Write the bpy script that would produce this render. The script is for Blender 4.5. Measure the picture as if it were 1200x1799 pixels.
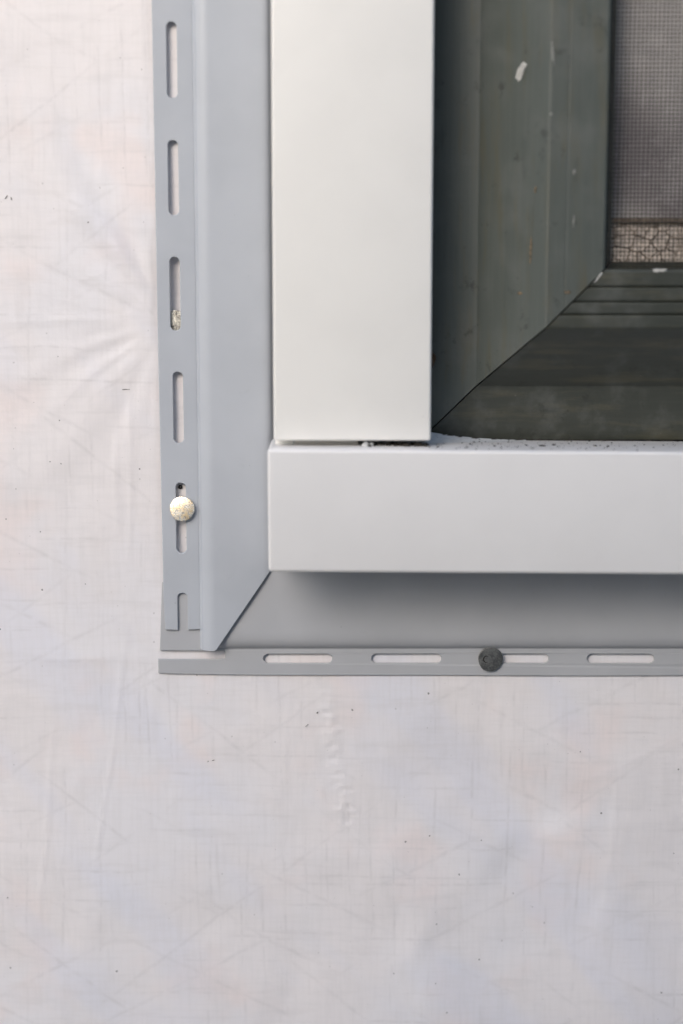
import bpy, bmesh, math, random
import numpy as np
from mathutils import Vector
from mathutils.geometry import tessellate_polygon

random.seed(7)
rng = np.random.default_rng(11)
sc = bpy.context.scene
for _o in list(bpy.data.objects):
    bpy.data.objects.remove(_o)
COL = sc.collection
R = math.radians
S = 0.001                       # everything below is measured in millimetres

# ------------------------------------------------------------------ camera
cam_d = bpy.data.cameras.new('camera')
cam = bpy.data.objects.new('camera', cam_d)
COL.objects.link(cam)
TILT = R(9.0)
DIST = 0.705
cam.location = (0, -DIST * math.cos(TILT), DIST * math.sin(TILT))
cam.rotation_euler = (R(90) - TILT, 0, 0)
cam_d.sensor_fit = 'VERTICAL'
cam_d.sensor_height = 36.0
cam_d.sensor_width = 24.0
cam_d.lens = 60.03
cam_d.clip_start = 0.01
cam_d.clip_end = 500
cam_d.dof.use_dof = True
cam_d.dof.focus_distance = 0.706
cam_d.dof.aperture_fstop = 3.4
cam_d.dof.aperture_blades = 7
sc.camera = cam

# ------------------------------------------------------------------ sky, sun, exposure
SUN_EL, SUN_AZ = R(25), R(-23)              # azimuth from the wall's outward normal (-Y), minus = to the left
sun_dir = Vector((math.sin(SUN_AZ) * math.cos(SUN_EL), -math.cos(SUN_AZ) * math.cos(SUN_EL), math.sin(SUN_EL)))
w = bpy.data.worlds.new('World')
sc.world = w
w.use_nodes = True
nt = w.node_tree
nt.nodes.clear()
sky = nt.nodes.new('ShaderNodeTexSky')
sky.sky_type = 'NISHITA'
sky.sun_disc = False
sky.sun_elevation = SUN_EL
sky.sun_rotation = math.atan2(sun_dir.x, sun_dir.y)
sky.air_density = 1.0
sky.dust_density = 2.0
sky.ozone_density = 1.0
hs = nt.nodes.new('ShaderNodeHueSaturation')
hs.inputs['Saturation'].default_value = 0.95
bg = nt.nodes.new('ShaderNodeBackground')
bg.inputs['Strength'].default_value = 0.15
ow = nt.nodes.new('ShaderNodeOutputWorld')
nt.links.new(sky.outputs[0], hs.inputs['Color'])
nt.links.new(hs.outputs[0], bg.inputs[0])
nt.links.new(bg.outputs[0], ow.inputs[0])

sd = bpy.data.lights.new('sun', 'SUN')
sd.energy = 1.25
sd.angle = R(40)
sd.color = (1.0, 0.965, 0.945)
sun = bpy.data.objects.new('sun', sd)
COL.objects.link(sun)
sun.location = sun_dir * 5
sun.rotation_euler = (-sun_dir).to_track_quat('-Z', 'Y').to_euler()

sc.view_settings.view_transform = 'Standard'
sc.view_settings.look = 'None'
sc.view_settings.exposure = 0.68
sc.view_settings.gamma = 1.0
sc.view_settings.use_curve_mapping = False
sc.cycles.use_denoising = True
sc.cycles.max_bounces = 8

# ------------------------------------------------------------------ node helpers
class G:
    """tiny helper round a material's node tree"""
    def __init__(self, name):
        self.m = bpy.data.materials.new(name)
        self.m.use_nodes = True
        self.t = self.m.node_tree
        self.b = self.t.nodes['Principled BSDF']
        geo = self.t.nodes.new('ShaderNodeNewGeometry')
        sc_ = self.t.nodes.new('ShaderNodeVectorMath')
        sc_.operation = 'SCALE'
        self.t.links.new(geo.outputs['Position'], sc_.inputs[0])
        sc_.inputs['Scale'].default_value = 1000.0
        self.p = sc_.outputs[0]             # position in millimetres
    def put(self, sock, v):
        if hasattr(v, 'node'):
            self.t.links.new(v, sock)
        elif isinstance(v, (tuple, list)) and len(v) == 3 and sock.type == 'RGBA':
            sock.default_value = (*v, 1)
        else:
            sock.default_value = v
    def math(self, op, a, b=0.0, c=0.0, clamp=False):
        n = self.t.nodes.new('ShaderNodeMath'); n.operation = op; n.use_clamp = clamp
        for i, v in enumerate((a, b, c)): self.put(n.inputs[i], v)
        return n.outputs[0]
    def vec(self, op, a, b):
        n = self.t.nodes.new('ShaderNodeVectorMath'); n.operation = op
        self.put(n.inputs[0], a); self.put(n.inputs[1], b)
        return n.outputs['Value'] if op in ('DOT_PRODUCT', 'LENGTH') else n.outputs[0]
    def map(self, v, a, b, c, d, smooth=True):
        n = self.t.nodes.new('ShaderNodeMapRange')
        n.interpolation_type = 'SMOOTHSTEP' if smooth else 'LINEAR'
        self.put(n.inputs[0], v)
        for i, x in enumerate((a, b, c, d)): self.put(n.inputs[i + 1], x)
        return n.outputs[0]
    def noise(self, size, detail=3.0, rough=0.55, stretch=(1, 1, 1), off=(0, 0, 0), p=None, col=False):
        q = self.vec('MULTIPLY', p or self.p, tuple(stretch))
        q = self.vec('ADD', q, tuple(off))
        n = self.t.nodes.new('ShaderNodeTexNoise')
        self.put(n.inputs['Vector'], q)
        n.inputs['Scale'].default_value = 1.0 / size
        n.inputs['Detail'].default_value = detail
        n.inputs['Roughness'].default_value = rough
        return n.outputs['Color' if col else 'Fac']
    def voro(self, size, p=None):
        n = self.t.nodes.new('ShaderNodeTexVoronoi')
        self.put(n.inputs['Vector'], p or self.p)
        n.inputs['Scale'].default_value = 1.0 / size
        return n.outputs['Distance'], n.outputs['Color']
    def mix(self, f, a, b, mode='MIX'):
        n = self.t.nodes.new('ShaderNodeMix'); n.data_type = 'RGBA'; n.blend_type = mode
        self.put(n.inputs[0], f); self.put(n.inputs[6], a); self.put(n.inputs[7], b)
        return n.outputs[2]
    def sep(self, c):
        n = self.t.nodes.new('ShaderNodeSeparateColor'); self.put(n.inputs[0], c)
        return n.outputs
    def bump(self, h, dist_mm, strength=1.0, prev=None):
        n = self.t.nodes.new('ShaderNodeBump')
        n.inputs['Strength'].default_value = strength
        n.inputs['Distance'].default_value = dist_mm * S
        self.put(n.inputs['Height'], h)
        if prev is not None: self.put(n.inputs['Normal'], prev)
        return n.outputs[0]
    def out(self, col=None, rough=None, metal=None, normal=None, spec=None):
        for k, v in (('Base Color', col), ('Roughness', rough), ('Metallic', metal), ('Normal', normal),
                     ('Specular IOR Level', spec)):
            if v is not None: self.put(self.b.inputs[k], v)
        return self.m

def mat_wrap():
    g = G('pale woven weather sheeting')
    wob = g.vec('MULTIPLY', g.noise(28, 2, col=True), (3.2, 0.0, 3.2))
    q = g.vec('ADD', g.p, wob)
    total = None
    fam = [((0.46, 0.89), 27, .10, .55, 31), ((-0.46, 0.89), 31, .37, .55, 52), ((0.62, 0.78), 61, .2, .5, 8),
           ((-0.60, 0.80), 52, .6, .5, 15), ((0, 1), 24.5, .02, .42, 71), ((1, 0.02), 9.3, .3, .34, 93),
           ((1, -0.03), 15.7, .65, .38, 44), ((0.02, 1), 13.1, .4, .34, 25)]
    for i, ((nx, nz), per, off, hw, sd_) in enumerate(fam):
        u = g.vec('DOT_PRODUCT', q, (nx / per, 0, nz / per))
        f = g.math('FRACT', g.math('ADD', u, off + 50))
        d = g.math('MULTIPLY', g.math('ABSOLUTE', g.math('SUBTRACT', f, 0.5)), per)
        line = g.map(d, 0.05, hw * 2.5, 1, 0, smooth=False)
        patch = g.map(g.noise(46, 2, off=(sd_ * 13, sd_ * 7, 0)), .44, .66, 0, 1)
        fine = g.map(g.noise(5.5, 3, off=(sd_ * 3, 0, sd_)), .30, .66, .05, 1)
        v = g.math('MULTIPLY', g.math('MULTIPLY', line, patch), fine)
        total = v if total is None else g.math('MAXIMUM', total, v)
    # base colour: slightly pink film, tinted beige and cool in random patches
    big = g.noise(75, 3, off=(40, 0, 9))
    big2 = g.noise(48, 3, off=(-120, 0, 77))
    col = g.mix(g.map(big, .42, .62, 0, 1), (0.80, 0.762, 0.762), (0.785, 0.765, 0.785))
    col = g.mix(g.map(big2, .52, .70, 0, .75), col, (0.825, 0.735, 0.715))
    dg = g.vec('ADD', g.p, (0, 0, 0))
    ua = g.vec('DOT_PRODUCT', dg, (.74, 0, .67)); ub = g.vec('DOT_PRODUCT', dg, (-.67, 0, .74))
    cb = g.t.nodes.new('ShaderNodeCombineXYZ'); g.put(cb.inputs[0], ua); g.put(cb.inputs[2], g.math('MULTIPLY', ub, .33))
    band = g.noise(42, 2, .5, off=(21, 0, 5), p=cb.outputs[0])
    col = g.mix(g.map(band, .51, .67, 0, .5), col, (0.715, 0.722, 0.80))  # slanting blue bands: cool reflections on the folds, painted into the colour
    # threads of the weave
    thz = g.noise(1.3, 2, stretch=(1, 1, .07))
    thx = g.noise(1.5, 2, stretch=(.07, 1, 1), off=(9, 3, 3))
    slub = g.noise(6, 3, stretch=(1, 1, .22), off=(70, 3, 3))
    slub2 = g.noise(5, 3, stretch=(.2, 1, 1), off=(7, 3, 31))
    col = g.mix(g.map(thz, .40, .70, 0, .11), col, (0.62, 0.60, 0.59))
    col = g.mix(g.map(thx, .45, .70, 0, .10), col, (0.62, 0.60, 0.59))
    col = g.mix(g.map(slub, .50, .72, 0, .13), col, (0.60, 0.575, 0.57))
    col = g.mix(g.map(slub2, .52, .74, 0, .18), col, (0.60, 0.575, 0.57))
    col = g.mix(g.math('MULTIPLY', total, .24), col, (0.46, 0.44, 0.44))
    # specks of dirt
    d, c = g.voro(4.6)
    r = g.sep(c)
    rad = g.map(r[0], .62, 1.0, 0.0, .095, smooth=False)
    sp = g.map(g.math('SUBTRACT', g.math('ADD', d, g.map(g.noise(.9, 2), .3, .7, -.03, .03)), rad), -.02, .02, 1, 0)
    col = g.mix(g.math('MULTIPLY', sp, g.map(r[1], 0, 1, .25, .85)), col, (0.12, 0.115, 0.11))
    d2, c2 = g.voro(2.9)
    r2 = g.sep(c2)
    rad2 = g.map(r2[0], .80, 1.0, 0.0, .10, smooth=False)
    sp2 = g.map(g.math('SUBTRACT', d2, rad2), -.03, .03, 1, 0)
    col = g.mix(g.math('MULTIPLY', sp2, .22), col, (0.33, 0.31, 0.30))
    # relief
    cloth = g.math('ADD', thz, thx)
    nrm = g.bump(cloth, .10, .28)
    nrm = g.bump(total, -.10, .25, nrm)
    nrm = g.bump(g.noise(16, 4, .6), 1.1, .38, nrm)
    nrm = g.bump(g.noise(4.5, 3, .6, off=(5, 5, 5)), .28, .35, nrm)
    rough = g.map(g.noise(22, 3), .3, .7, .36, .52)
    return g.out(col, rough, 0.0, nrm, .55)

def mat_vinyl(name, base, rough=.38, var=.04, smudge=.14):
    g = G(name)
    a = tuple(c * (1 - var) for c in base); b = tuple(min(1, c * (1 + var)) for c in base)
    col = g.mix(g.map(g.noise(30, 3), .35, .65, 0, 1), a, b)
    sm = g.noise(5, 4, .65, off=(31, 2, 8))
    col = g.mix(g.map(sm, .60, .78, 0, smudge), col, tuple(c * .72 for c in base))
    d, c = g.voro(5.3)
    r = g.sep(c)
    rad = g.map(r[0], .84, 1.0, 0.0, .045, smooth=False)
    sp = g.map(g.math('SUBTRACT', d, rad), -.012, .012, 1, 0)
    col = g.mix(g.math('MULTIPLY', sp, .5), col, tuple(c * .3 for c in base))
    nrm = g.bump(g.noise(38, 2), .55, .35)
    nrm = g.bump(g.noise(.9, 2), .02, .35, nrm)
    rg = g.map(g.noise(12, 4), .3, .7, rough - .06, rough + .08)
    return g.out(col, rg, 0, nrm, .5)

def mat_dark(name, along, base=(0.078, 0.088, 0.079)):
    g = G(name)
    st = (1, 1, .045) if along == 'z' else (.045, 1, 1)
    st2 = (1, 1, .14) if along == 'z' else (.14, 1, 1)
    streak = g.noise(1.6, 4, .6, stretch=st)
    drip = g.noise(5.5, 4, .6, stretch=st2, off=(3, 8, 20))
    grime = g.noise(9, 5, .7, off=(70, 2, 14))
    dust = g.noise(14, 4, .65, off=(9, 12, 4))
    col = g.mix(g.map(streak, .40, .70, 0, .3), base, tuple(c * 1.32 for c in base))
    col = g.mix(g.map(drip, .48, .72, 0, .6), col, (0.092, 0.086, 0.056))
    col = g.mix(g.map(dust, .46, .74, 0, .42), col, (0.115, 0.122, 0.114))
    col = g.mix(g.map(grime, .58, .72, 0, .6), col, (0.026, 0.027, 0.024))
    d, c = g.voro(2.6)
    r = g.sep(c)
    rad = g.map(r[0], .78, 1.0, 0.0, .085, smooth=False)
    sp = g.map(g.math('SUBTRACT', d, rad), -.02, .02, 1, 0)
    tint = g.mix(g.map(r[1], .55, .6, 0, 1), (0.02, 0.02, 0.018), (0.20, 0.19, 0.165))
    col = g.mix(g.math('MULTIPLY', sp, .6), col, tint)
    smear = g.noise(4, 5, .7, stretch=st2, off=(11, 40, 2))
    col = g.mix(g.map(smear, .58, .75, 0, .30), col, (0.028, 0.031, 0.028))
    nrm = g.bump(streak, .06, .25)
    nrm = g.bump(g.noise(2.2, 4, .65), .12, .35, nrm)
    rg = g.map(dust, .35, .7, .38, .62)
    return g.out(col, rg, 0, nrm, .45)

def mat_metal(name, c1, c2, metal, r1, r2, size, bump=.15):
    g = G(name)
    n = g.noise(size, 5, .75)
    n2 = g.noise(size * 4, 3, .6, off=(5, 5, 5))
    f = g.math('ADD', g.map(n, .40, .60, -.2, .7), g.map(n2, .35, .65, -.2, .6), clamp=True)
    col = g.mix(f, c1, c2)
    nrm = g.bump(n, bump, .8)
    return g.out(col, g.map(n, .35, .65, r1, r2), metal, nrm, .5)

def mat_plain(name, base, rough=.7, size=3, var=.25, metal=0.0, bump=.2):
    g = G(name)
    n = g.noise(size, 4, .6)
    col = g.mix(g.map(n, .35, .65, 0, 1), tuple(c * (1 - var) for c in base), tuple(min(1, c * (1 + var)) for c in base))
    return g.out(col, rough, metal, g.bump(n, bump, .5), .4)

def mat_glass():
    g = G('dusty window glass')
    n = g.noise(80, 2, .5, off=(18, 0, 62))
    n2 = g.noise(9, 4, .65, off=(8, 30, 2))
    col = g.mix(g.map(n, .42, .60, 0, 1), (0.62, 0.585, 0.56), (0.30, 0.272, 0.275))  # broad pale and dark areas: blurred reflections painted into the pane's colour
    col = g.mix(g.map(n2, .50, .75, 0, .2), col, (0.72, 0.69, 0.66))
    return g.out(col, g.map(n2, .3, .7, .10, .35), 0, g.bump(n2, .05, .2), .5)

M = dict(
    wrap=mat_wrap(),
    grey=mat_vinyl('grey vinyl trim', (0.44, 0.465, 0.505), .36, .025),
    grey2=mat_vinyl('grey vinyl trim, level piece', (0.43, 0.437, 0.455), .36, .025),
    white=mat_vinyl('white vinyl', (0.812, 0.798, 0.764), .36, .012, .05),
    sill=mat_vinyl('white sill vinyl', (0.725, 0.716, 0.712), .38, .012, .05),
    jamb=mat_dark('dark green weathered paint, upright', 'z'),
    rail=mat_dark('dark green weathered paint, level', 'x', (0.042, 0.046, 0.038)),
    zinc=mat_metal('bright galvanised steel', (0.95, 0.92, 0.84), (0.76, 0.61, 0.40), .97, .22, .36, .8, .05),
    zinc2=mat_metal('galvanised steel in the slot', (0.75, 0.72, 0.64), (0.16, 0.15, 0.13), .9, .25, .5, .7, .3),
    steel=mat_metal('dull dark steel', (0.13, 0.132, 0.128), (0.24, 0.24, 0.23), .8, .36, .55, .8, .05),
    wire=mat_plain('dark screen wire', (0.05, 0.047, 0.043), .38, 4, .35, .6, .0),
    sash=mat_plain('bare dirty sash wood', (0.17, 0.135, 0.105), .85, 2, .4),
    flake=mat_plain('brittle beige paint', (0.66, 0.57, 0.49), .65, 2.2, .3),
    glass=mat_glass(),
    board=mat_plain('wall board', (0.38, 0.30, 0.20), .85, 12, .25),
    dirt=mat_plain('dark dirt', (0.030, 0.026, 0.022), .9, .6, .5),
    lint=mat_plain('grey lint', (0.16, 0.15, 0.14), .9, .5, .6),
    fleck=mat_plain('pale paint fleck', (0.44, 0.435, 0.41), .6, 1.5, .12),
    tan=mat_plain('brown chip', (0.15, 0.115, 0.075), .7, 1.0, .4),
    scratch=mat_plain('grey scrape', (0.21, 0.215, 0.20), .6, 1.5, .2),
    seal=mat_plain('grey white sealant', (0.62, 0.64, 0.66), .45, 2.5, .08, 0, .25),
    rust=mat_plain('rusty screw', (0.085, 0.055, 0.032), .7, .7, .6, .4, .3),
    ground=mat_plain('bare ground', (0.22, 0.215, 0.205), .9, 120, .25),
    render=mat_plain('pale house render', (0.55, 0.53, 0.50), .9, 40, .1),
    tile=mat_plain('roof tile', (0.16, 0.12, 0.10), .8, 90, .3),
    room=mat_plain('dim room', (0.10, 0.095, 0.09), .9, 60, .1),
)

# ------------------------------------------------------------------ mesh helpers
def link_mesh(name, verts, faces, mat, parent=None, smooth=35):
    """verts in world millimetres; the object is placed at its parent's origin"""
    off = parent_origin(parent)
    me = bpy.data.meshes.new(name)
    v = np.asarray(verts, dtype=float) * S - np.array(off)
    me.from_pydata([tuple(x) for x in v], [], faces)
    me.validate()
    bm = bmesh.new(); bm.from_mesh(me)
    bmesh.ops.recalc_face_normals(bm, faces=bm.faces)
    bm.to_mesh(me); bm.free()
    if smooth:
        for p_ in me.polygons: p_.use_smooth = True
        me.set_sharp_from_angle(angle=R(smooth))
    me.materials.append(mat)
    o = bpy.data.objects.new(name, me)
    COL.objects.link(o)
    if parent is not None: o.parent = parent
    return o

def parent_origin(o):
    v = Vector((0, 0, 0))
    while o is not None:
        v += o.location; o = o.parent
    return tuple(v)

def thing(name, label, cat, loc, group=None):
    o = bpy.data.objects.new(name, None)
    o.empty_display_size = .02
    COL.objects.link(o)
    o.location = Vector(loc) * S
    o['label'] = label; o['category'] = cat
    if group: o['group'] = group
    return o

def rbox(name, x0, x1, y0, y1, z0, z1, r, mat, parent, seg=3, warp=None):
    bm = bmesh.new()
    bmesh.ops.create_cube(bm, size=1)
    for v in bm.verts:
        v.co = Vector((x0 + (v.co.x + .5) * (x1 - x0), y0 + (v.co.y + .5) * (y1 - y0), z0 + (v.co.z + .5) * (z1 - z0)))
    if r: bmesh.ops.bevel(bm, geom=bm.edges[:], offset=r, segments=seg, profile=.5, affect='EDGES')
    if warp:
        for v in bm.verts: v.co = Vector(warp(*v.co))
    bm.verts.index_update()
    vs = [tuple(v.co) for v in bm.verts]; fs = [[v.index for v in f.verts] for f in bm.faces]
    bm.free()
    return link_mesh(name, vs, fs, mat, parent, 50)

def fillet(pts, rad):
    """round the corners of an open polyline; rad is one radius per point (0 keeps it sharp)"""
    out = []
    n = len(pts)
    for i, (p, r) in enumerate(zip(pts, rad)):
        if r <= 0 or i in (0, n - 1):
            out.append(p); continue
        a, b, c = Vector(pts[i - 1]), Vector(p), Vector(pts[i + 1])
        d0 = min(r, (a - b).length * .48); d1 = min(r, (c - b).length * .48)
        s, e = b + (a - b).normalized() * d0, b + (c - b).normalized() * d1
        for k in range(6):
            t = k / 5
            q = (1 - t) ** 2 * s + 2 * t * (1 - t) * b + t * t * e
            out.append((q.x, q.y))
    return out

def sweep(name, prof, place_a, place_b, mat, parent, smooth=30, n=1):
    """closed profile, one end placed by place_a(t,y), the other by place_b(t,y)"""
    k = len(prof)
    vs, fs = [], []
    for j in range(n + 1):
        f = j / n
        for t, y in prof:
            a, b = Vector(place_a(t, y)), Vector(place_b(t, y))
            vs.append(tuple(a.lerp(b, f)))
    for j in range(n):
        for i in range(k):
            i2 = (i + 1) % k
            fs.append((j * k + i, j * k + i2, (j + 1) * k + i2, (j + 1) * k + i))
    fs.append(tuple(range(k))[::-1]); fs.append(tuple(n * k + i for i in range(k)))
    return link_mesh(name, vs, fs, mat, parent, smooth)

def plate(name, outer, holes, y_front, y_back, mat, parent, bev=.28, bow=None, open_edges=True):
    """flat plate in the XZ plane with holes; front rims eased by a small bevel"""
    def grow(loop, d):
        n = len(loop); out = []
        area = sum(loop[i][0] * loop[(i + 1) % n][1] - loop[(i + 1) % n][0] * loop[i][1] for i in range(n))
        sg = 1 if area > 0 else -1
        for i in range(n):
            p0, p1, p2 = Vector(loop[i - 1]), Vector(loop[i]), Vector(loop[(i + 1) % n])
            e0, e1 = (p1 - p0).normalized(), (p2 - p1).normalized()
            n0, n1 = Vector((e0.y, -e0.x)) * sg, Vector((e1.y, -e1.x)) * sg
            m = n0 + n1
            m = m / max(.35, m.dot(n0)) if m.length > 1e-6 else n0
            out.append((p1.x + m.x * d, p1.y + m.y * d))
        return out
    loops_rim = [outer] + holes                                # the true cut edge
    loops_top = [grow(outer, -bev)] + [grow(h, bev) for h in holes]
    flat = [p for l in loops_top for p in l]
    tris = tessellate_polygon([[Vector((x, z, 0)) for x, z in l] for l in loops_top])
    flat_r = [p for l in loops_rim for p in l]
    N = len(flat)
    by = bow or (lambda x, z: 0.0)
    vs = [(x, y_front + by(x, z), z) for x, z in flat]
    vs += [(x, y_front + bev * .8 + by(x, z), z) for x, z in flat_r]
    vs += [(x, y_back + by(x, z), z) for x, z in flat_r]
    fs = [tuple(t) for t in tris] + [tuple(i + 2 * N for i in reversed(t)) for t in tris]
    b = 0
    for l in loops_rim:
        n = len(l)
        for i in range(n):
            a, c = b + i, b + (i + 1) % n
            fs.append((a, c, c + N, a + N)); fs.append((a + N, c + N, c + 2 * N, a + 2 * N))
        b += n
    return link_mesh(name, vs, fs, mat, parent, 0)

def patch(name, cx, cz, y, pts, mat, parent, th=.35, slope=0.0):
    """a thin raised flake with an uneven outline; slope = change of y per mm of x"""
    n = len(pts)
    vs = [(cx + px, y - .02 + slope * px, cz + pz) for px, pz in pts] + [(cx + px * .78, y - th + slope * px, cz + pz * .78) for px, pz in pts]
    fs = [tuple(range(n)), tuple(range(2 * n - 1, n - 1, -1))] + [(i, (i + 1) % n, n + (i + 1) % n, n + i) for i in range(n)]
    return link_mesh(name, vs, fs, mat, parent, 0)

def slot_v(cx, z0, z1, hw=2.05, r=1.6):
    """upright slot, outline with eased octagonal ends and a little raggedness"""
    j = lambda s=.12: random.uniform(-s, s)
    pts = [(cx - hw, z0 + r), (cx - hw * .55, z0 + .35), (cx - .1, z0 + j()), (cx + hw * .6, z0 + .4), (cx + hw, z0 + r),
           (cx + hw, z1 - r), (cx + hw * .75, z1 - .55), (cx + hw * .3, z1 + j()), (cx - hw * .4, z1 + j()),
           (cx - hw * .8, z1 - .6), (cx - hw, z1 - r)]
    return pts

def slot_h(x0, x1, cz, hw=1.95, r=1.7):
    return [(x, z + cz) for z, x in [(p[0], p[1]) for p in slot_v(0, x0, x1, hw, r)]]

def ring_line(a, b, n):
    return [(a[0] + (b[0] - a[0]) * i / n, a[1] + (b[1] - a[1]) * i / n) for i in range(n)]

# ------------------------------------------------------------------ ground
g_o = link_mesh('ground', [(-3e5, -3e5, -900), (3e5, -3e5, -900), (3e5, 3e5, -900), (-3e5, 3e5, -900)], [(0, 1, 2, 3)], M['ground'], None, 0)
g_o['kind'] = 'structure'

# ------------------------------------------------------------------ added unseen house behind the camera; its gable is shaped to shade the lower right
def shade_gable_house(px, pz, yd, slope, half, eave_drop):
    """gable end facing the wall at depth yd; the left roof edge passes through (px, pz)"""
    ridge = (px + half * .55, pz + half * .55 * slope)
    xl, xr = ridge[0] - half, ridge[0] + half
    ze = ridge[1] - half * slope
    y0, y1 = yd, yd - 6000
    h_ = thing('added_shade_house', 'pale gabled house added out of view to shade the lower right of the wall', 'shade blocker', ((xl + xr) / 2, yd, -900))
    v = [(xl + 150, y, z_) if i == 0 else q for y in (y0, y1) for i, (q, z_) in enumerate([((xl + 150, y, -900), -900), ((xr - 150, y, -900), 0), ((xr - 150, y, ze + 150 * slope - 60), 0), ((ridge[0], y, ridge[1] - 60), 0), ((xl + 150, y, ze + 150 * slope - 60), 0)])]
    link_mesh('wall', v, [(0, 1, 2, 3, 4), (9, 8, 7, 6, 5), (0, 5, 6, 1), (1, 6, 7, 2), (4, 9, 5, 0)], M['render'], h_, 0)
    r_v = []
    for y in (y0 + 200, y1 - 200):
        r_v += [(xl, y, ze), (ridge[0], y, ridge[1]), (xr, y, ze), (xr, y, ze - 120), (ridge[0], y, ridge[1] - 130), (xl, y, ze - 120)]
    link_mesh('roof', r_v, [(0, 1, 7, 6), (1, 2, 8, 7), (3, 4, 10, 9), (4, 5, 11, 10), (0, 5, 4, 1), (1, 4, 3, 2), (6, 7, 10, 11), (7, 8, 9, 10), (0, 6, 11, 5), (2, 3, 9, 8)], M['tile'], h_, 0)
_d = 2600.0
_k = _d / -sun_dir.y
shade_gable_house(sun_dir.x * _k + 210, sun_dir.z * _k - 210, -_d, .8, 3300, 0)

# ------------------------------------------------------------------ wall with sheeting
def vnoise(x, z, size, seed):
    r_ = np.random.default_rng(seed)
    T = r_.random((64, 64))
    u, v = x / size + 1000, z / size + 1000
    i, j = np.floor(u).astype(int), np.floor(v).astype(int)
    fu, fv = u - i, v - j
    fu = fu ** 3 * (fu * (fu * 6 - 15) + 10); fv = fv ** 3 * (fv * (fv * 6 - 15) + 10)
    a = T[i % 64, j % 64]; b = T[(i + 1) % 64, j % 64]; c = T[i % 64, (j + 1) % 64]; d = T[(i + 1) % 64, (j + 1) % 64]
    return (a * (1 - fu) + b * fu) * (1 - fv) + (c * (1 - fu) + d * fu) * fv - .5

def sstep(a, b, x):
    t = np.clip((x - a) / (b - a), 0, 1)
    return t * t * (3 - 2 * t)

def seg_ridge(x, z, a, b, width, amp, taper=.25):
    """a soft crease along the segment a-b"""
    ax, az = a; bx, bz = b
    L = math.hypot(bx - ax, bz - az)
    ux, uz = (bx - ax) / L, (bz - az) / L
    s = (x - ax) * ux + (z - az) * uz
    d = -(x - ax) * uz + (z - az) * ux
    d = d + vnoise(s, s * 0, 22, 77) * width * 1.6
    env = sstep(0, taper * L, s) * sstep(0, taper * L, L - s)
    return amp * env * np.exp(-(d / width) ** 2)

def sheet_height(x, z):
    h = 1.5 * vnoise(x, z, 95, 1) + .75 * vnoise(x + .4 * z, z * .8, 44, 2) + .25 * vnoise(x, z, 19, 3)
    h += .09 * vnoise(x, z, 7.5, 4) + .05 * vnoise(x, z * .4, 3.6, 5)
    # tension folds running out from the nail hidden behind the trim
    cx, cz = -70.5, 78.0
    dx, dz = x - cx, z - cz
    r = np.hypot(dx, dz) + 1e-6
    th = np.degrees(np.arctan2(dz, -dx))            # 0 = straight left, plus = up
    for t0, wd, amp, ln in [(54, 6, 1.5, 100), (63, 4.5, -1.25, 110), (44, 6, -.8, 70), (31, 2.2, .30, 60), (22, 3, -.22, 70), (12, 2.0, .22, 60), (1, 1.6, .16, 95),
                            (-9, 3, -.22, 60), (-19, 3.5, .34, 55), (-27, 4.5, -.4, 60), (-36, 3.0, .45, 50), (-47, 8, .6, 90), (-60, 5, -.5, 60), (-70, 5, .7, 40), (-79, 4, -.5, 35), (76, 5, .4, 45)]:
        tt = t0 + 6 * vnoise(r, r * 0 + t0, 30, 9)
        h += .85 * amp * np.exp(-((th - tt) / wd) ** 2) * sstep(1, 30, r) * np.exp(-r / ln)
    # thin upright creases, left side and below the window
    for a, b, wd, am in [((-86, 68), (-88, -30), .8, .22), ((-88, -40), (-107, -170), .9, .15), ((-120, -80), (-131, -190), 1.0, .14),
                         ((-92, 40), (-93, -20), 1.1, .14), ((-21, -69), (-25, -125), .8, .13), ((-28, -69), (-30, -110), .8, .1),
                         ((120, -95), (110, -190), 1.1, .16), ((30, -66), (27, -88), .9, .12), ((-140, -60), (-60, -64), 3.0, .22),
                         ((-150, 78), (-76, 79.5), 1.2, .14), ((28, -98), (75, -126), 1.6, .14), ((150, -95), (85, -122), 1.5, .10), ((-140, 110), (-95, 82), 1.0, .10), ((-110, 92), (-85, 104), .8, .1), ((-60, -70), (-15, -100), 1.0, .1)]:
        h += seg_ridge(x, z, a, b, wd, am)
    # crumpled strip below the sill
    for k in range(46):
        q = random.Random(k * 3 + 1)
        zz = -72 - k * 1.4
        xx = -7 + k * .22 + q.uniform(-2.6, 2.6)
        ang = q.choice((q.uniform(-.5, .5), q.uniform(1.0, 2.1)))
        L = q.uniform(1.2, 4.2)
        h += seg_ridge(x, z, (xx - L * math.cos(ang), zz - L * math.sin(ang)), (xx + L * math.cos(ang), zz + L * math.sin(ang)), .62, q.choice((-.26, .34, .24, .16)))
    h += seg_ridge(x, z, (-7, -70), (4, -134), 1.6, .22, .3)
    # long slack folds slanting down to the right
    for a, b, wd, am in [((-10, -120), (70, -240), 15, 1.5), ((35, -80), (120, -215), 17, -1.6), ((60, -78), (150, -150), 12, 1.0),
                         ((70, -110), (160, -235), 12, 1.3), ((-70, -150), (20, -260), 16, -.9), ((-150, -120), (-90, -230), 14, .8)]:
        h += seg_ridge(x, z, a, b, wd, am, .3)
    # held flat where the trim is nailed over it
    dt = np.maximum(np.maximum(-76 - x, -70 - z), 0)          # distance outside the trim's outline
    inside = (x > -77) & (z > -70)
    hold = np.where(inside, 0, sstep(0, 16, dt) * .8 + .2)
    ins = sstep(.5, 6, np.minimum(x + 77, z + 70))
    h = np.where(inside, -.1 - .5 * ins - 1.6 * np.exp(-((x + 67) / 7) ** 2 - ((z - 92) / 17) ** 2) + .12 * vnoise(x, z, 9, 6), h * hold - .1 * (1 - hold))
    h += np.where(inside, 0, 0)
    return h

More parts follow.
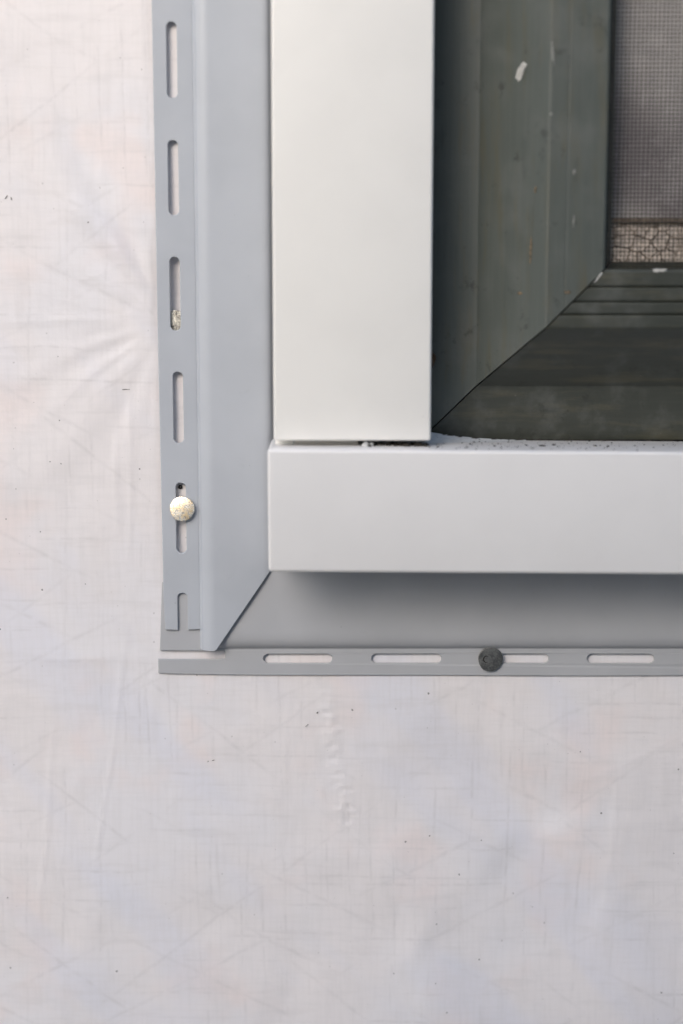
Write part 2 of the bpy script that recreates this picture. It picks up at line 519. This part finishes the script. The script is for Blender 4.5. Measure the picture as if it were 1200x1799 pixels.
def lin(a, b, st): return list(np.arange(a, b, st))
xs = lin(-900, -200, 70) + lin(-200, -152, 6) + lin(-152, -60, .9) + lin(-60, -20, 1.4) + [-20.0] + lin(-18.6, 152, 1.4) + lin(152, 352, 6) + [352.0] + lin(358, 420, 6) + lin(420, 1000, 70)
zs = lin(-900, -290, 70) + lin(-290, -232, 6) + lin(-232, -60, 1.0) + lin(-60, -10, 1.4) + [-10.0] + lin(-8.6, 212, 1.1) + lin(212, 345, 6) + [345.0] + lin(352, 1200, 70)
xs, zs = sorted(set(round(float(v), 3) for v in xs)), sorted(set(round(float(v), 3) for v in zs))
X, Z = np.meshgrid(np.array(xs), np.array(zs))
H = sheet_height(X, Z)
nx_, nz_ = len(xs), len(zs)
vv = np.stack([X.ravel(), -H.ravel(), Z.ravel()], 1)
ff = []
for j in range(nz_ - 1):
    zin = zs[j] >= -10.001 and zs[j + 1] <= 345.001
    for i in range(nx_ - 1):
        if zin and xs[i] >= -20.001 and xs[i + 1] <= 352.001: continue
        a = j * nx_ + i
        ff.append((a, a + 1, a + nx_ + 1, a + nx_))
wall = thing('wall', 'pale pinkish white sheeted wall with faint creases and a dusting of specks around the window', 'wall', (0, 0, -900))
def fast_mesh(name, v, f, mat, parent):
    me = bpy.data.meshes.new(name)
    v = np.asarray(v) * S - np.array(parent_origin(parent))
    me.from_pydata(v.tolist(), [], f)
    for p_ in me.polygons: p_.use_smooth = True
    me.materials.append(mat)
    o = bpy.data.objects.new(name, me); COL.objects.link(o); o.parent = parent
    return o
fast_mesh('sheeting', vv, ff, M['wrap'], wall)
# solid board behind the sheeting, with the window opening left free
bx0, bx1, bz0, bz1 = -900, 1000, -900, 1200
hv, hf = [], []
for (x0, x1, z0, z1) in [(bx0, -20, bz0, bz1), (352, bx1, bz0, bz1), (-20, 352, bz0, -10), (-20, 352, 345, bz1)]:
    b = len(hv)
    for y in (3, 110):
        hv += [(x0, y, z0), (x1, y, z0), (x1, y, z1), (x0, y, z1)]
    hf += [tuple(b + i for i in q) for q in ((0, 1, 2, 3), (4, 7, 6, 5), (0, 4, 5, 1), (1, 5, 6, 2), (2, 6, 7, 3), (3, 7, 4, 0))]
link_mesh('wall_board', hv, hf, M['board'], wall, 0)
# nail hole with a torn rim, seen through a slot
def crater(name, cx, cz, r, mat, parent, y=0.0, up=.5):
    vs, fs = [], []
    n = 14
    prof = [(1.9, -.02), (1.35, up), (.95, up * .8), (.7, -.6), (.15, -1.2)]
    for k, (rr, hh) in enumerate(prof):
        for i in range(n):
            a = 2 * math.pi * i / n
            q = r * rr * (1 + random.uniform(-.16, .16))
            vs.append((cx + q * math.cos(a), y - hh * .6, cz + q * math.sin(a)))
    for k in range(len(prof) - 1):
        for i in range(n):
            fs.append((k * n + i, k * n + (i + 1) % n, (k + 1) * n + (i + 1) % n, (k + 1) * n + i))
    fs.append(tuple((len(prof) - 1) * n + i for i in range(n)))
    return link_mesh(name, vs, fs, mat, parent, 60)
for cx, cz, pts in [(-134, 128, [(-1.4, -1.1), (-.9, -1.1), (.2, .6), (0, 1.0), (-.4, .5)]), (-133.2, 127.4, [(1.2, -1.0), (1.5, -1.1), (1.3, .3), (.9, .8)]),
                    (-88, 50.6, [(-2.0, -.2), (1.9, .05), (2.2, .25), (-.6, .35), (-2.1, .1)]), (-10.2, -85.5, [(-.6, -.3), (.2, -.6), (.7, .1), (.1, .6), (-.3, .2)]),
                    (-14.6, -91, [(-1.0, -.8), (-.6, -.8), (.9, .6), (.7, .8)]), (-55.6, -106.8, [(-1.5, -.2), (-1.1, -.3), (-.9, .2), (-1.3, .3)]), (-54.4, -106.4, [(-.8, -.3), (.6, -.1), (1.3, .2), (.2, .35)]),
                    (37.5, -139.5, [(-.5, -.2), (.2, -.4), (.5, .2), (0, .4)]), (-143, 78, [(-.5, -.2), (.4, -.5), (.6, .3), (0, .5)])]:
    patch('debris_fleck', cx, cz, -float(sheet_height(np.array([cx]), np.array([cz]))[0]) - .1, [(px * .75, pz * .7) for px, pz in pts], M['lint'], wall, .15)
crater('nail_hole', -66.5, 10.4, .5, M['dirt'], wall)

# ------------------------------------------------------------------ window
win = thing('window', 'window with broad white stile and sill around a recessed dark green frame and wire screen', 'window', (116, -8, -16))
WX1, WZ1 = 358.0, 352.0                   # right and upper outside of the white surround
tilt_s = lambda x, y, z: (x, y, z - .0066 * (x + 28) + (0.0 if z > 8 else 0.0))
def sill_warp(x, y, z):
    lean = -(z + 16) / 48 * 1.8 + 1.8 if y < -30 else 0      # the front leans back a touch towards the top
    return (x, y + lean - .0, z - .0062 * (x + 28))
stile = rbox('stile', -26.4, 34.75, -36, -7, 33.7, WZ1 - 1, 1.1, M['white'], win, 4)
sill = rbox('sill', -28.5, WX1, -45.0, -8.3, -17.0, 31.5, 1.5, M['sill'], win, 5, sill_warp)
rbox('stile', 328, WX1, -36, -7, 33.7, WZ1 - 1, 1.1, M['white'], win, 4)
rbox('head_rail', -28.3, WX1, -50, -8.3, WZ1 - .5, WZ1 + 44, 1.5, M['white'], win, 4)
rbox('sub_sill', -25.5, WX1 - 3, -7.9, -.4, -14, 27.5, .6, M['white'], win, 2)

# dark frame: one profile, t = distance inwards from the outer edge, y = depth
FX0, FX1, FZ0, FZ1 = 32.2, 330.0, 30.6, 335.0
def frame_profile(dep, wid, gr):
    f = [(0, -5.0), (20.6, -8.6), (22.0, -9.0), (46.2, -33.6), (46.9, -34.0)]
    rd = [0, 1.8, .6, .5, .35]
    for t in gr:                                    # grooves along the moulding
        f += [(t, -34.0), (t + .1, -34.0 + dep), (t + wid, -34.0 + dep * .8), (t + wid + .5, -34.0)]
        rd += [.35, .15, .1, .3]
    f += [(68.2, -34.0), (69.2, -33.2), (69.4, -28.0)]
    return fillet(f, rd + [.5, .5, 0]), [(72.0, -28.0), (72.0, -2.0), (0, -2.0)]
front, back_ = frame_profile(.12, .25, (53.6,))
front_r, _b = frame_profile(1.0, .55, (51.3, 56.2, 61.9))
prof, prof_r = front + back_, front_r + back_
e = .42
jamb = sweep('frame_jamb', prof, lambda t, y: (FX0 + t, y, FZ0 + t + e), lambda t, y: (FX0 + t, y, FZ1 - t - e), M['jamb'], win)
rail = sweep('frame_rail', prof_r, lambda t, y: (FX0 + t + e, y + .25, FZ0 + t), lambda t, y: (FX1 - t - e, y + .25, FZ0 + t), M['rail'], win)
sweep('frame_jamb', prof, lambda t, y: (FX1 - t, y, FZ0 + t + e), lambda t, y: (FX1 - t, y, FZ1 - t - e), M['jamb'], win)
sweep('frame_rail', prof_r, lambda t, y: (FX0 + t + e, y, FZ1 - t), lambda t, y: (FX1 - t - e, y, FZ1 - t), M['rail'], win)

# chips, scrapes and flecks on the dark paint
def jamb_y(x):
    t = x - FX0
    for (a, ya), (b, yb) in zip(front[:-1], front[1:]):
        if a <= t <= b and b > a: return ya + (yb - ya) * (t - a) / (b - a)
    return -34.0
def blob(w_, h_, n=9, j=.25, lean=0.0):
    return [((w_ * math.cos(a) + lean * math.sin(a)) * (1 + random.uniform(-j, j)), h_ * math.sin(a) * (1 + random.uniform(-j, j)))
            for a in [2 * math.pi * i / n for i in range(n)]]
fl = [(69.4, 174.8, 1.7, 3.1, 'fleck', 1.0), (81.3, 180.5, .5, 4.6, 'scratch', -.5), (91.5, 118.4, .4, 2.8, 'scratch', .2),
      (81.0, 158, .5, .7, 'scratch', .1), (91.3, 136.5, .45, 1.2, 'scratch', .2), (74.3, 107, .35, 4.6, 'tan', .1), (75.6, 130, .4, 1.2, 'tan', .1),
      (70.4, 90.4, 1.0, .6, 'tan', .1), (89.4, 91.0, 1.4, .6, 'tan', .1)]
for x, z, a, b, m_, ln in fl:
    x *= 1 - max(0, x - 55) * .0008
    y = jamb_y(x)
    sl = (jamb_y(x + .4) - jamb_y(x - .4)) / .8
    patch('paint_fleck', x, z, y, blob(a, b, 13, .32, ln), M[m_], jamb, .3, sl)
patch('paint_fleck', 122.2, 99.2, -33.6, [(-2.6, .6), (-1.2, .9), (.8, .7), (2.6, .8), (2.9, .1), (1.4, -.5), (.2, -.3), (-1.0, -.7), (-2.4, -.4)], M['fleck'], rail, .3)
patch('paint_fleck', 98.6, 96.6, -33.9, [(-1.7, -2.0), (-1.0, -1.9), (1.6, 1.3), (1.5, 2.0), (.9, 1.8)], M['fleck'], rail, .3)
# rusty screw head half hidden by the stile
vs, fs = [], []
for k, (rr, hh) in enumerate([(3.3, 0), (3.3, .9), (2.6, 1.5), (1.2, 1.2), (.6, .5)]):
    for i in range(16):
        a = 2 * math.pi * i / 16
        q = rr * (1 + random.uniform(-.1, .1))
        vs.append((34.9 + q * math.cos(a) * .9, -8.0 - hh, 63.6 + q * 1.15 * math.sin(a)))
for k in range(4):
    for i in range(16):
        fs.append((k * 16 + i, k * 16 + (i + 1) % 16, (k + 1) * 16 + (i + 1) % 16, (k + 1) * 16 + i))
fs.append(tuple(64 + i for i in range(16)))
link_mesh('screw', vs, fs, M['rust'], jamb, 40)

# insect screen: real woven wires
SX0, SX1, SZ0, SZ1, SY = 101.2, 261.0, 99.6, 266.0, -31.5
P, RW = 1.56, .17
vs, fs = [], []
def wire(pts):
    b = len(vs)
    for k, (x, y, z) in enumerate(pts):
        j = random.uniform(-.02, .02)
        horiz = abs(pts[-1][0] - pts[0][0]) > abs(pts[-1][2] - pts[0][2])
        for dy, ds in ((-RW, 0), (0, RW), (RW, 0), (0, -RW)):
            vs.append((x, y + dy, z + ds + j) if horiz else (x + ds + j, y + dy, z))
        if k:
            a = b + (k - 1) * 4
            for i in range(4): fs.append((a + i, a + (i + 1) % 4, a + 4 + (i + 1) % 4, a + 4 + i))
NXW, NZW = int((SX1 - SX0) / P), int((SZ1 - SZ0) / P)
for i in range(NXW):
    x = SX0 + i * P + random.uniform(-.07, .07)
    wire([(x + .12 * math.sin(k * .11 + i), SY + (.17 if (i + k) % 2 else -.17), SZ0 + (k - .5) * P) for k in range(NZW + 1)])
for k in range(NZW):
    z = SZ0 + (k - .5 + .5) * P - .5 * P + random.uniform(-.07, .07)
    wire([(SX0 + (i - .5) * P + .5 * P, SY + (-.17 if (i + k) % 2 else .17), z + .12 * math.sin(i * .13 + k)) for i in range(NXW + 1)])
scr = fast_mesh('insect_screen', np.array(vs), fs, M['wire'], win)
scr['kind'] = 'stuff'
rbox('screen_frame', SX1 - 1, SX1 + 8, -33.6, -28.2, SZ0, SZ1 + 9, .5, M['jamb'], win, 2)
rbox('screen_frame', SX0, SX1 + 8, -33.4, -28.4, SZ1 - 1, SZ1 + 8.5, .5, M['jamb'], win, 2)

# old sash behind the screen
sash = rbox('sash_rail', FX0 + 64, FX1 - 64, -24, -8, 84, 118.2, .8, M['sash'], win, 2)
rbox('sash_bead', FX0 + 64, FX1 - 64, -26, -24, 117.2, 119.2, .5, M['sash'], sash, 2)
vs, fs = [], []
seeds = []
z = 83.0
while z < 119:
    x = FX0 + 63.0 + random.uniform(0, 4)
    while x < FX1 - 64:
        seeds.append((x + random.uniform(-1.9, 1.9), z + random.uniform(-1.9, 1.9))); x += random.uniform(3.2, 8.5)
    z += random.uniform(2.8, 5.2)
for sx, sz in seeds:
    poly = [(sx - 6, sz - 5), (sx + 6, sz - 5), (sx + 6, sz + 5), (sx - 6, sz + 5)]
    for ox, oz in seeds:
        if (ox, oz) == (sx, sz) or abs(ox - sx) > 13 or abs(oz - sz) > 11: continue
        gap = .09 + .14 * ((ox * 7 + oz * 13 + sx * 7 + sz * 13) % 1)
        mx, mz, nx, nz = (ox + sx) / 2, (oz + sz) / 2, ox - sx, oz - sz
        L = math.hypot(nx, nz); nx /= L; nz /= L
        lim = mx * nx + mz * nz - gap
        new = []
        for i, p_ in enumerate(poly):
            q_ = poly[(i + 1) % len(poly)]
            dp, dq = p_[0] * nx + p_[1] * nz - lim, q_[0] * nx + q_[1] * nz - lim
            if dp <= 0: new.append(p_)
            if dp * dq < 0:
                f = dp / (dp - dq); new.append((p_[0] + (q_[0] - p_[0]) * f, p_[1] + (q_[1] - p_[1]) * f))
        poly = new
        if len(poly) < 3: break
    if len(poly) < 3: continue
    poly = [(min(FX1 - 65, max(FX0 + 65, px)), min(117.4, max(84.5, pz))) for px, pz in poly]
    n = len(poly); b = len(vs)
    lift = random.uniform(.15, .45)
    tx, tz = random.uniform(-.05, .05), random.uniform(-.06, .06)
    vs += [(px, -23.98, pz) for px, pz in poly] + [(sx + (px - sx) * .93, -24 - lift + tx * (px - sx) + tz * (pz - sz) - random.uniform(0, .25), sz + (pz - sz) * .93) for px, pz in poly] + [(sx, -24 - lift * .8, sz)]
    for i in range(n):
        fs.append((b + i, b + (i + 1) % n, b + n + (i + 1) % n, b + n + i)); fs.append((b + n + i, b + n + (i + 1) % n, b + 2 * n))
pf = link_mesh('paint_flakes', vs, fs, M['flake'], sash, 0)
pf['kind'] = 'stuff'
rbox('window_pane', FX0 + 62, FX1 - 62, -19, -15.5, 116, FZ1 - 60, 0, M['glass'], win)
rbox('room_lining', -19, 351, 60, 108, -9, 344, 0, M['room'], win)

# sealant fillet in the corner of the sill, lumps below the stile, bits of dirt
fv, ffc = [], []
n = 26
for i in range(n + 1):
    x = 33.0 + i * 1.6
    k = 1 - i / n
    hgt = 3.4 * k ** 2.2 + .25
    base = 31.35 - .0062 * (x + 28)
    fv += [(x, -8.35, base + hgt), (x, -9.2 - 1.0 * k, base + hgt * .78), (x, -11.0 - 4.0 * k, base + hgt * .3), (x, -14.5 - 8 * k, base + .22), (x, -8.35, base - .3)]
for i in range(n):
    for j in range(4):
        a = i * 5 + j
        ffc.append((a, a + 1, a + 6, a + 5))
link_mesh('sealant_fillet', fv, ffc, M['seal'], sill, 60)
def lumps(name, items, mat, parent, kind=None):
    vs, fs = [], []
    for x, y, z, rx, ry, rz in items:
        b = len(vs)
        n = 7
        for k, (q, h) in enumerate(((1, 0), (.85, .55), (.35, 1))):
            for i in range(n):
                a = 2 * math.pi * i / n
                f = random.uniform(.75, 1.25)
                vs.append((x + rx * q * f * math.cos(a), y + ry * q * f * math.sin(a), z + rz * h))
        for k in range(2):
            for i in range(n):
                fs.append((b + k * n + i, b + k * n + (i + 1) % n, b + (k + 1) * n + (i + 1) % n, b + (k + 1) * n + i))
        fs.append(tuple(b + 2 * n + i for i in range(n)))
    o = link_mesh(name, vs, fs, mat, parent, 60)
    if kind: o['kind'] = kind
    return o
top = lambda x: 31.5 - .0062 * (x + 28)
its = []
for _ in range(60):                                         # crumbs along the back edge of the sill
    x = random.uniform(38, 150)
    its.append((x, -8.6 - abs(random.gauss(0, .7)), top(x) + (3.2 * max(0, 1 - (x - 33) / 41) ** 2.2 if x < 74 else 0), random.uniform(.2, 1.1), random.uniform(.2, .5), random.uniform(.15, .55)))
for _ in range(190):                                         # loose specks on top of the sill
    x = 36 + 110 * random.random() ** 1.3
    y = random.uniform(-42, -10)
    s_ = random.choice((.12, .16, .2, .28, .4))
    its.append((x, y, top(x) + .1 + (1.5 * max(0, 1 - (x - 33) / 41) ** 2.2 if y > -14 else 0), s_, s_, s_ * .6))
for x, y, a, b in [(37.8, -33, 1.3, 1.8), (60, -30, 1.1, 2.2), (79, -28, 3.4, 3), (84, -25, 2.0, 2.4), (100, -27, 2.0, 2), (105, -28, 1.2, 1.6), (73, -27, 1.4, 1.6), (51, -24, 1, 1.2), (34.2, -34.6, .9, .9), (11.4, -35, .8, .9)]:
    its.append((x, y, top(x), a * .45, b * .8, .3))
lumps('dirt_specks', its, M['dirt'], sill, 'stuff')
rbox('gasket', -26, 6.5, -26.5, -9, 30.6, 33.75, .2, M['white'], sill, 1)
lumps('sealant_lump', [(9.5, -32.5, 31.2, 1.7, 1.2, 1.9), (11.6, -32, 31.2, 1.2, 1.1, 1.5), (-18.9, -29, 31.3, .35, .5, 2.2)], M['seal'], sill)
its = [(12.6 + random.uniform(0, 21), -30 + random.uniform(-3, 3), 31.1, random.uniform(.5, 1.8), 1.0, random.uniform(.4, 1.6)) for _ in range(26)] + [(11.0, -33.6, 31.2, .7, .6, .9)]
lumps('dirt_clumps', its, M['dirt'], sill, 'stuff')
lumps('sealant_bead', [(-25.9, -8.0, -18.9, .9, .8, .9), (-24.3, -8.3, -19.0, .9, .8, 1.1), (-27.3, -8.0, -18.8, .6, .6, .7)], M['seal'], sill)

# ------------------------------------------------------------------ grey trim, upright piece
tl = thing('trim_channel', 'upright grey vinyl trim with six slots along its flange, left of the white stile', 'trim', (-50, -2, -57), 'grey trim pieces around the window')
XF = -58.6
zt = 360.0
slots = [(-67.0, 166.4, 195.6), (-67.1, 120.6, 150.0), (-67.1, 74.6, 104.0), (-66.5, 28.8, 58.0), (-66.0, -16.8, 12.4)]
up_slots = [(-67.0, 166.4 + 45.7 * k, 195.6 + 45.7 * k) for k in (1, 2, 3)]
holes = [slot_v(*s_) for s_ in slots + up_slots]
left_edge = [(-74.7, zt)] + [(-74.5 + .14 * math.sin(z_ / 47) + (.9 * max(0, (60 - z_) / 110)), z_) for z_ in range(340, -49, -14)] + [(-73.2, -49.3)]
outer = left_edge + [(-68.0, -49.3), (-68.0, -35.2), (-67.4, -34.1), (-66.2, -33.7), (-64.9, -33.9), (-63.9, -35.0), (-63.9, -49.3)] + [(XF - .2, z_) for z_ in range(-49, 355, 14)] + [(XF - .2, zt)]
bow_l = lambda x, z_: -.25 * math.exp(-((z_ - 80) / 40) ** 2) + .12 * math.sin(z_ / 23)
plate('nail_flange', outer, holes, -2.35, -1.35, M['grey'], tl, .26, bow_l)
# moulded face with a rolled inner edge; lower end cut on a slant over the other piece
pf_ = [(XF - .25, -1.2), (XF - .25, -2.42), (XF + .3, -2.75), (-57.9, -4.8), (-54.0, -6.7), (-35.0, -5.8), (-29.6, -5.2), (-27.4, -2.2), (-27.2, -1.6)]
pf_ = fillet(pf_, [0, .1, .3, 1.2, 2.2, 4.5, 4.0, 2.0, 0])
prof_l = pf_ + [(-29.0, -1.2)]
def low_end(x):
    return -57.3 if x < -52.3 else -57.3 + (x + 52.3) * (33.2 / 22.6)
sweep('moulded_face', prof_l, lambda x, y: (x, y, low_end(x)), lambda x, y: (x, y, zt), M['grey'], tl, 30, 1)

# ------------------------------------------------------------------ grey trim, level piece
tb = thing('trim_channel', 'level grey vinyl trim with a slotted flange running below the white sill', 'trim', (100, -2, -69), 'grey trim pieces around the window')
ZF = -57.2
xe = 390.0
bs = [(-32.7, -4.0), (12.4, 41.7), (57.4, 86.4), (102.6, 130.5), (147.7, 176.3), (192.9, 221.4), (238, 266.6), (283.2, 311.6)]
holes = [slot_h(a, b, -61.85, 1.95) for a, b in bs]
bot = [(x_, -68.4 - .95 * (1 - math.exp(-(x_ + 76) / 55)) + .08 * math.sin(x_ / 19)) for x_ in range(-70, 390, 15)]
outer = [(-76.7, -62.1), (-76.7, -68.1)] + bot + [(xe, -69.4), (xe, ZF + .6), (-51.0, ZF + .6), (-51.0, -31), (-74.5, -29.5), (-75.9, -58.4), (-49.0, -58.6), (-48.5, -59.6), (-48.6, -61.4), (-49.2, -62.1)]
plate('nail_flange', outer, holes, -1.05, -.2, M['grey2'], tb, .24, lambda x, z_: .1 * math.sin(x / 31))
pb = [(-57.6, -2.0), (-57.5, -2.9), (-57.0, -3.6), (-55.4, -5.2), (-52.2, -6.2), (-20.0, -5.0), (-12.0, -4.7), (-11.5, -2.9)]
pb = fillet(pb, [0, .1, .8, 1.8, 3.2, 3.0, .5, 0])
sweep('moulded_face', pb, lambda z_, y: (-56.0 + (z_ + 57.5) * .6, y + 1.7, z_), lambda z_, y: (xe, y + 1.7, z_), M['grey2'], tb, 30, 1)

# ------------------------------------------------------------------ roofing nails
def nail(label, cx, cz, y, mat, tilt=(0, 0), rad=5.1, dome=.35, mark=False):
    t = thing('roofing_nail', label, 'nail', (cx, y, cz), 'roofing nails through the trim slots')
    n = 40
    ax, az = tilt
    def P_(rr, h, a):
        x_, z_ = rr * math.cos(a), rr * math.sin(a)
        return (cx + x_, y - h + ax * x_ + az * z_, cz + z_)
    vs, fs = [], []
    wob = [1 + .012 * math.sin(3 * a_ + 1) + .008 * math.sin(5 * a_) for a_ in [2 * math.pi * i / n for i in range(n)]]
    rings = [(.32, 0), (rad - .2, 0), (rad, .15), (rad, .85), (rad - .08, 1.0), (rad - .22, 1.08), (rad * .75, 1.08 + dome * .45), (rad * .45, 1.08 + dome * .8), (rad * .2, 1.08 + dome)]
    for rr, h in rings:
        for i in range(n): vs.append(P_(rr * wob[i], h, 2 * math.pi * i / n))
    for k in range(len(rings) - 1):
        for i in range(n): fs.append((k * n + i, k * n + (i + 1) % n, (k + 1) * n + (i + 1) % n, (k + 1) * n + i))
    fs.append(tuple((len(rings) - 1) * n + i for i in range(n)))
    hd = link_mesh('nail_head', vs, fs, mat, t, 18)
    vs, fs = [], []
    for k, (rr, yy) in enumerate([(1.55, y + .1), (1.55, y + 24), (.2, y + 30)]):
        for i in range(12):
            a = 2 * math.pi * i / 12
            vs.append((cx + rr * math.cos(a), yy, cz + rr * math.sin(a)))
    for k in range(2):
        for i in range(12): fs.append((k * 12 + i, k * 12 + (i + 1) % 12, k * 12 + 12 + (i + 1) % 12, k * 12 + 12 + i))
    fs.append(tuple(range(24, 36)))
    link_mesh('nail_shank', vs, fs, mat, t, 40)
    if mark:                                              # a curl scraped into the head
        vs, fs = [], []
        pts = [(-1.7 + 1.25 * math.cos(a), .1 + 1.35 * math.sin(a)) for a in np.linspace(R(65), R(290), 14)]
        for k, (px, pz) in enumerate(pts):
            wd = .22 * math.sin(math.pi * (k + .6) / 14.2) + .05
            rr = math.hypot(px, pz)
            hh = 1.08 + dome * max(0, 1 - (rr / rad) ** 2)
            nx, nz = (px + 1.7) / 1.3, (pz - .1) / 1.3
            for s_, lift in ((-1, .02), (0, .16), (1, .02)):
                vs.append((cx + px + nx * wd * s_, y - hh - lift + ax * px + az * pz, cz + pz + nz * wd * s_))
            if k:
                a = (k - 1) * 3
                fs += [(a, a + 1, a + 4, a + 3), (a + 1, a + 2, a + 5, a + 4)]
        link_mesh('scrape_mark', vs, fs, M['dirt'], hd, 60)
    return t
nail('bright brassy galvanised nail head in the second lowest slot of the upright trim', -65.5, 1.9, -2.55, M['zinc'], (-.10, .15), 5.1, .22)
nail('dull dark grey nail head at the left end of a slot in the level trim', 62.2, -61.9, -1.3, M['steel'], (.05, .04), 5.15, .12, True)
nail('silver galvanised nail head showing only in the lower end of an upright trim slot', -67.3, 77.9, .35, M['zinc2'], (0, 0), 5.0, .2)
